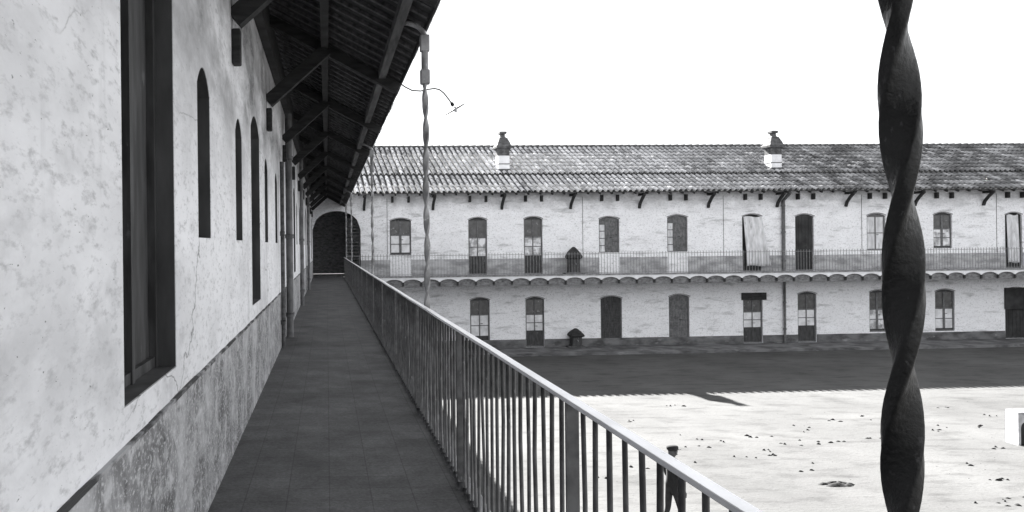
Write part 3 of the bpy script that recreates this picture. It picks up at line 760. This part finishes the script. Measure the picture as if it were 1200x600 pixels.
# ------------------------------------------------------------ whitewashed block with a dark recess
bx = 18.2; by = 21.4
BK = empty('stone_trough', (bx+.5, by, 0), 'whitewashed stone block with a dark recess standing on the sunlit ground', 'trough')
def mpb(uu, z, d): return (uu, by+d, z)
m1 = MB(); wall(m1, mpb, bx, bx+1.25, 0, .88, [(bx+.07, bx+.40, 0.0, .62, .15, True)], .3)
m1.box(bx, bx+1.25, by+.3, by+.4, 0, .88); m1.quad((bx, by, .88), (bx+1.25, by, .88), (bx+1.25, by+.3, .88), (bx, by+.3, .88))
m1.quad((bx, by, 0), (bx, by+.3, 0), (bx, by+.3, .88), (bx, by, .88)); m1.quad((bx+1.25, by, 0), (bx+1.25, by+.3, 0), (bx+1.25, by+.3, .88), (bx+1.25, by, .88))
m1.build('block', P['stone_white'], BK)
m1 = MB(); m1.box(bx+.08, bx+.39, by+.1, by+.16, 0.002, .60); m1.build('recess_shade_panel', P['dark'], BK)  # dark panel standing in for the shade inside the recess

# ------------------------------------------------------------ clods, dark patch
def blob(mb, cx, cy, rx, ry, h, seed, n=10, rings=4):
    rnd = random.Random(seed); ph = [rnd.uniform(0, 6.28) for _ in range(4)]
    vs = [(cx, cy, h)]
    for j in range(1, rings+1):
        f_ = j/rings
        for k in range(n):
            a = 2*math.pi*k/n; w_ = 1+.25*math.sin(2*a+ph[0])+.18*math.sin(3*a+ph[1])+.12*math.sin(5*a+ph[2])
            vs.append((cx+rx*f_*w_*math.cos(a), cy+ry*f_*w_*math.sin(a), h*(1-f_**2)*(1+.25*math.sin(a*3+f_*5+ph[3]))-.004))
    fs = [(0, 1+k, 1+(k+1) % n) for k in range(n)]
    for j in range(rings-1):
        for k in range(n): fs.append((1+j*n+k, 1+(j+1)*n+k, 1+(j+1)*n+(k+1) % n, 1+j*n+(k+1) % n))
    mb.add(vs, fs, True)
def gp(x, y):
    s = (y-(289-.011*(x-383)))/E; Y = F/s; return ((x-383)/s, Y)
cl = MB(); rnd = random.Random(4)
marks = [(790, 510), (767, 521), (795, 525), (826, 523), (843, 518), (862, 537), (885, 537), (878, 511), (893, 512), (820, 515), (735, 492), (728, 494), (783, 475), (790, 476),
         (905, 533), (925, 521), (938, 515), (963, 519), (986, 516), (974, 493), (1015, 488), (1017, 492), (1014, 514), (1020, 514), (935, 500), (940, 505), (947, 545), (941, 552), (901, 529),
         (1093, 505), (1100, 505), (1110, 500), (1141, 500), (1098, 477), (1102, 478), (1162, 525), (1163, 562), (1171, 563), (1170, 586), (1190, 584), (1158, 487), (1130, 545), (800, 533), (811, 544), (700, 500), (690, 530), (705, 560), (742, 548), (1183, 592), (1150, 590)]
for i, (x, y) in enumerate(marks):
    X, Y = gp(x, y); s = rnd.uniform(.025, .065)
    for j in range(rnd.choice((1, 2, 2, 3))):
        blob(cl, X+rnd.uniform(-.25, .25), Y+rnd.uniform(-.15, .15), s*rnd.uniform(.6, 1.4), s*rnd.uniform(.5, .9), rnd.uniform(.02, .045), i*5+j)
for i in range(700):
    X = rnd.uniform(4.2, 36); Y = rnd.uniform(11, 28)
    if math.sin(X*.6+1.3*math.sin(Y*.5))+math.sin(Y*.9+X*.2) < .3 and rnd.random() < .75: continue
    s = rnd.uniform(.008, .024); blob(cl, X, Y, s*1.3, s, s*.4, 900+i, n=6, rings=2)
tag(cl.build('clods', P['clod']), 'small dark clods and pebbles scattered over the sand', 'clods', kind='stuff')
X, Y = gp(978, 568); m1 = MB(); blob(m1, X, Y, .34, .17, .07, 77, 20, 6); blob(m1, X+.2, Y-.04, .2, .1, .05, 78, 14, 4); blob(m1, X-.28, Y+.05, .14, .1, .04, 79, 12, 4)
tag(m1.build('earth_heap', P['clod']), 'low dark heap lying alone on the sunlit sand, right of centre', 'heap')

# ------------------------------------------------------------ person in the courtyard, seen past the balusters
def person(x, y, face, label):
    t_ = empty('person', (x, y, 0), label, 'person'); t_.rotation_euler = (0, 0, face)
    J = [((0, 0, .92), .115, -1), ((0, 0, 1.10), .115, 0), ((0, .01, 1.28), .135, 1), ((0, 0, 1.40), .09, 2), ((0, .01, 1.46), .05, 3),
         ((.09, 0, .86), .085, 0), ((.10, .10, .48), .058, 5), ((.10, .05, .08), .04, 6), ((.10, .20, .035), .034, 7),
         ((-.09, 0, .86), .085, 0), ((-.10, -.02, .48), .058, 9), ((-.10, -.22, .09), .04, 10), ((-.10, -.08, .035), .034, 11),
         ((.17, 0, 1.35), .06, 3), ((.21, -.05, 1.10), .045, 13), ((.20, .08, .90), .033, 14),
         ((-.17, 0, 1.35), .06, 3), ((-.21, .05, 1.10), .045, 16), ((-.20, .20, .92), .033, 17)]
    def skin(name, J, m_, lv=1):
        me = bpy.data.meshes.new(name); me.from_pydata([j[0] for j in J], [(j[2], i) for i, j in enumerate(J) if j[2] >= 0], [])
        me.materials.append(m_); o = bpy.data.objects.new(name, me); COL.objects.link(o); o.parent = t_
        bm = bmesh.new(); bm.from_mesh(me); sk = bm.verts.layers.skin.verify(); bm.verts.ensure_lookup_table()
        for i, j in enumerate(J): bm.verts[i][sk].radius = (j[1], j[1]*.85); bm.verts[i][sk].use_root = (i == 0)
        bm.to_mesh(me); bm.free()
        o.modifiers.new('s', 'SKIN').use_smooth_shade = True
        q = o.modifiers.new('u', 'SUBSURF'); q.levels = lv; q.render_levels = lv+1
        return o
    skin('body', J, P['suit'])
    for s, (hx, hy, hz) in ((1, (.20, .09, .88)), (-1, (-.20, .21, .90))):
        H = [((hx, hy, hz), .022, -1), ((hx, hy+.02, hz-.07), .026, 0)]
        for f_ in range(4):
            H.append(((hx-.001*s, hy+.042-.018*f_, hz-.115), .009, 1)); H.append(((hx-.012*s, hy+.046-.018*f_, hz-.15+.006*abs(f_-1)), .008, len(H)-1))
        H.append(((hx-.012*s, hy+.055, hz-.06), .010, 1)); H.append(((hx-.022*s, hy+.065, hz-.095), .009, len(H)-1))
        skin('hand', H, P['skin'])
    hd = MB(); S = 20; R_ = 16; vs = []
    for j in range(R_+1):
        ph = math.pi*j/R_
        for k in range(S):
            a = 2*math.pi*k/S; dx, dy, dz = math.sin(ph)*math.cos(a), math.sin(ph)*math.sin(a), math.cos(ph)
            jaw = 1-.28*max(0, -dz); X_ = .074*dx*jaw; Y_ = .094*dy*(jaw if dy > 0 else 1); Z_ = .118*dz
            if dy > .9 and abs(dx) < .25 and -.35 < dz < .15: Y_ += .02*(1-abs(dx)*4)
            if dy > .75 and .05 < dz < .3 and .15 < abs(dx) < .55: Y_ -= .008
            vs.append((X_, Y_+.015, 1.56+Z_))
    hd.add(vs, [(j*S+k, j*S+(k+1) % S, (j+1)*S+(k+1) % S, (j+1)*S+k) for j in range(R_) for k in range(S)], True)
    def loc(mb, nm, m_):
        o = mb.build(nm, m_); o.parent = t_; o.location = (0, 0, 0); return o
    loc(hd, 'head', P['skin'])
    ct = MB(); ct.sqlathe(0, 0.005, [(.082, 1.585), (.10, 1.60), (.108, 1.635), (.10, 1.665), (.06, 1.685), (.01, 1.69)], 18, 0, True)
    ct.box(-.06, .06, .09, .155, 1.592, 1.602); loc(ct, 'cap', P['suit'])
    er = MB(); [er.sqlathe(s*.077, .01, [(.004, 1.53), (.014, 1.545), (.015, 1.565), (.006, 1.585)], 8, 0, True) for s in (-1, 1)]; loc(er, 'ears', P['skin'])
    return t_
s_ = 62.9
person((785-383)/s_, F/s_, math.radians(-70), 'person in dark clothes and cap walking in the courtyard behind the near balusters')
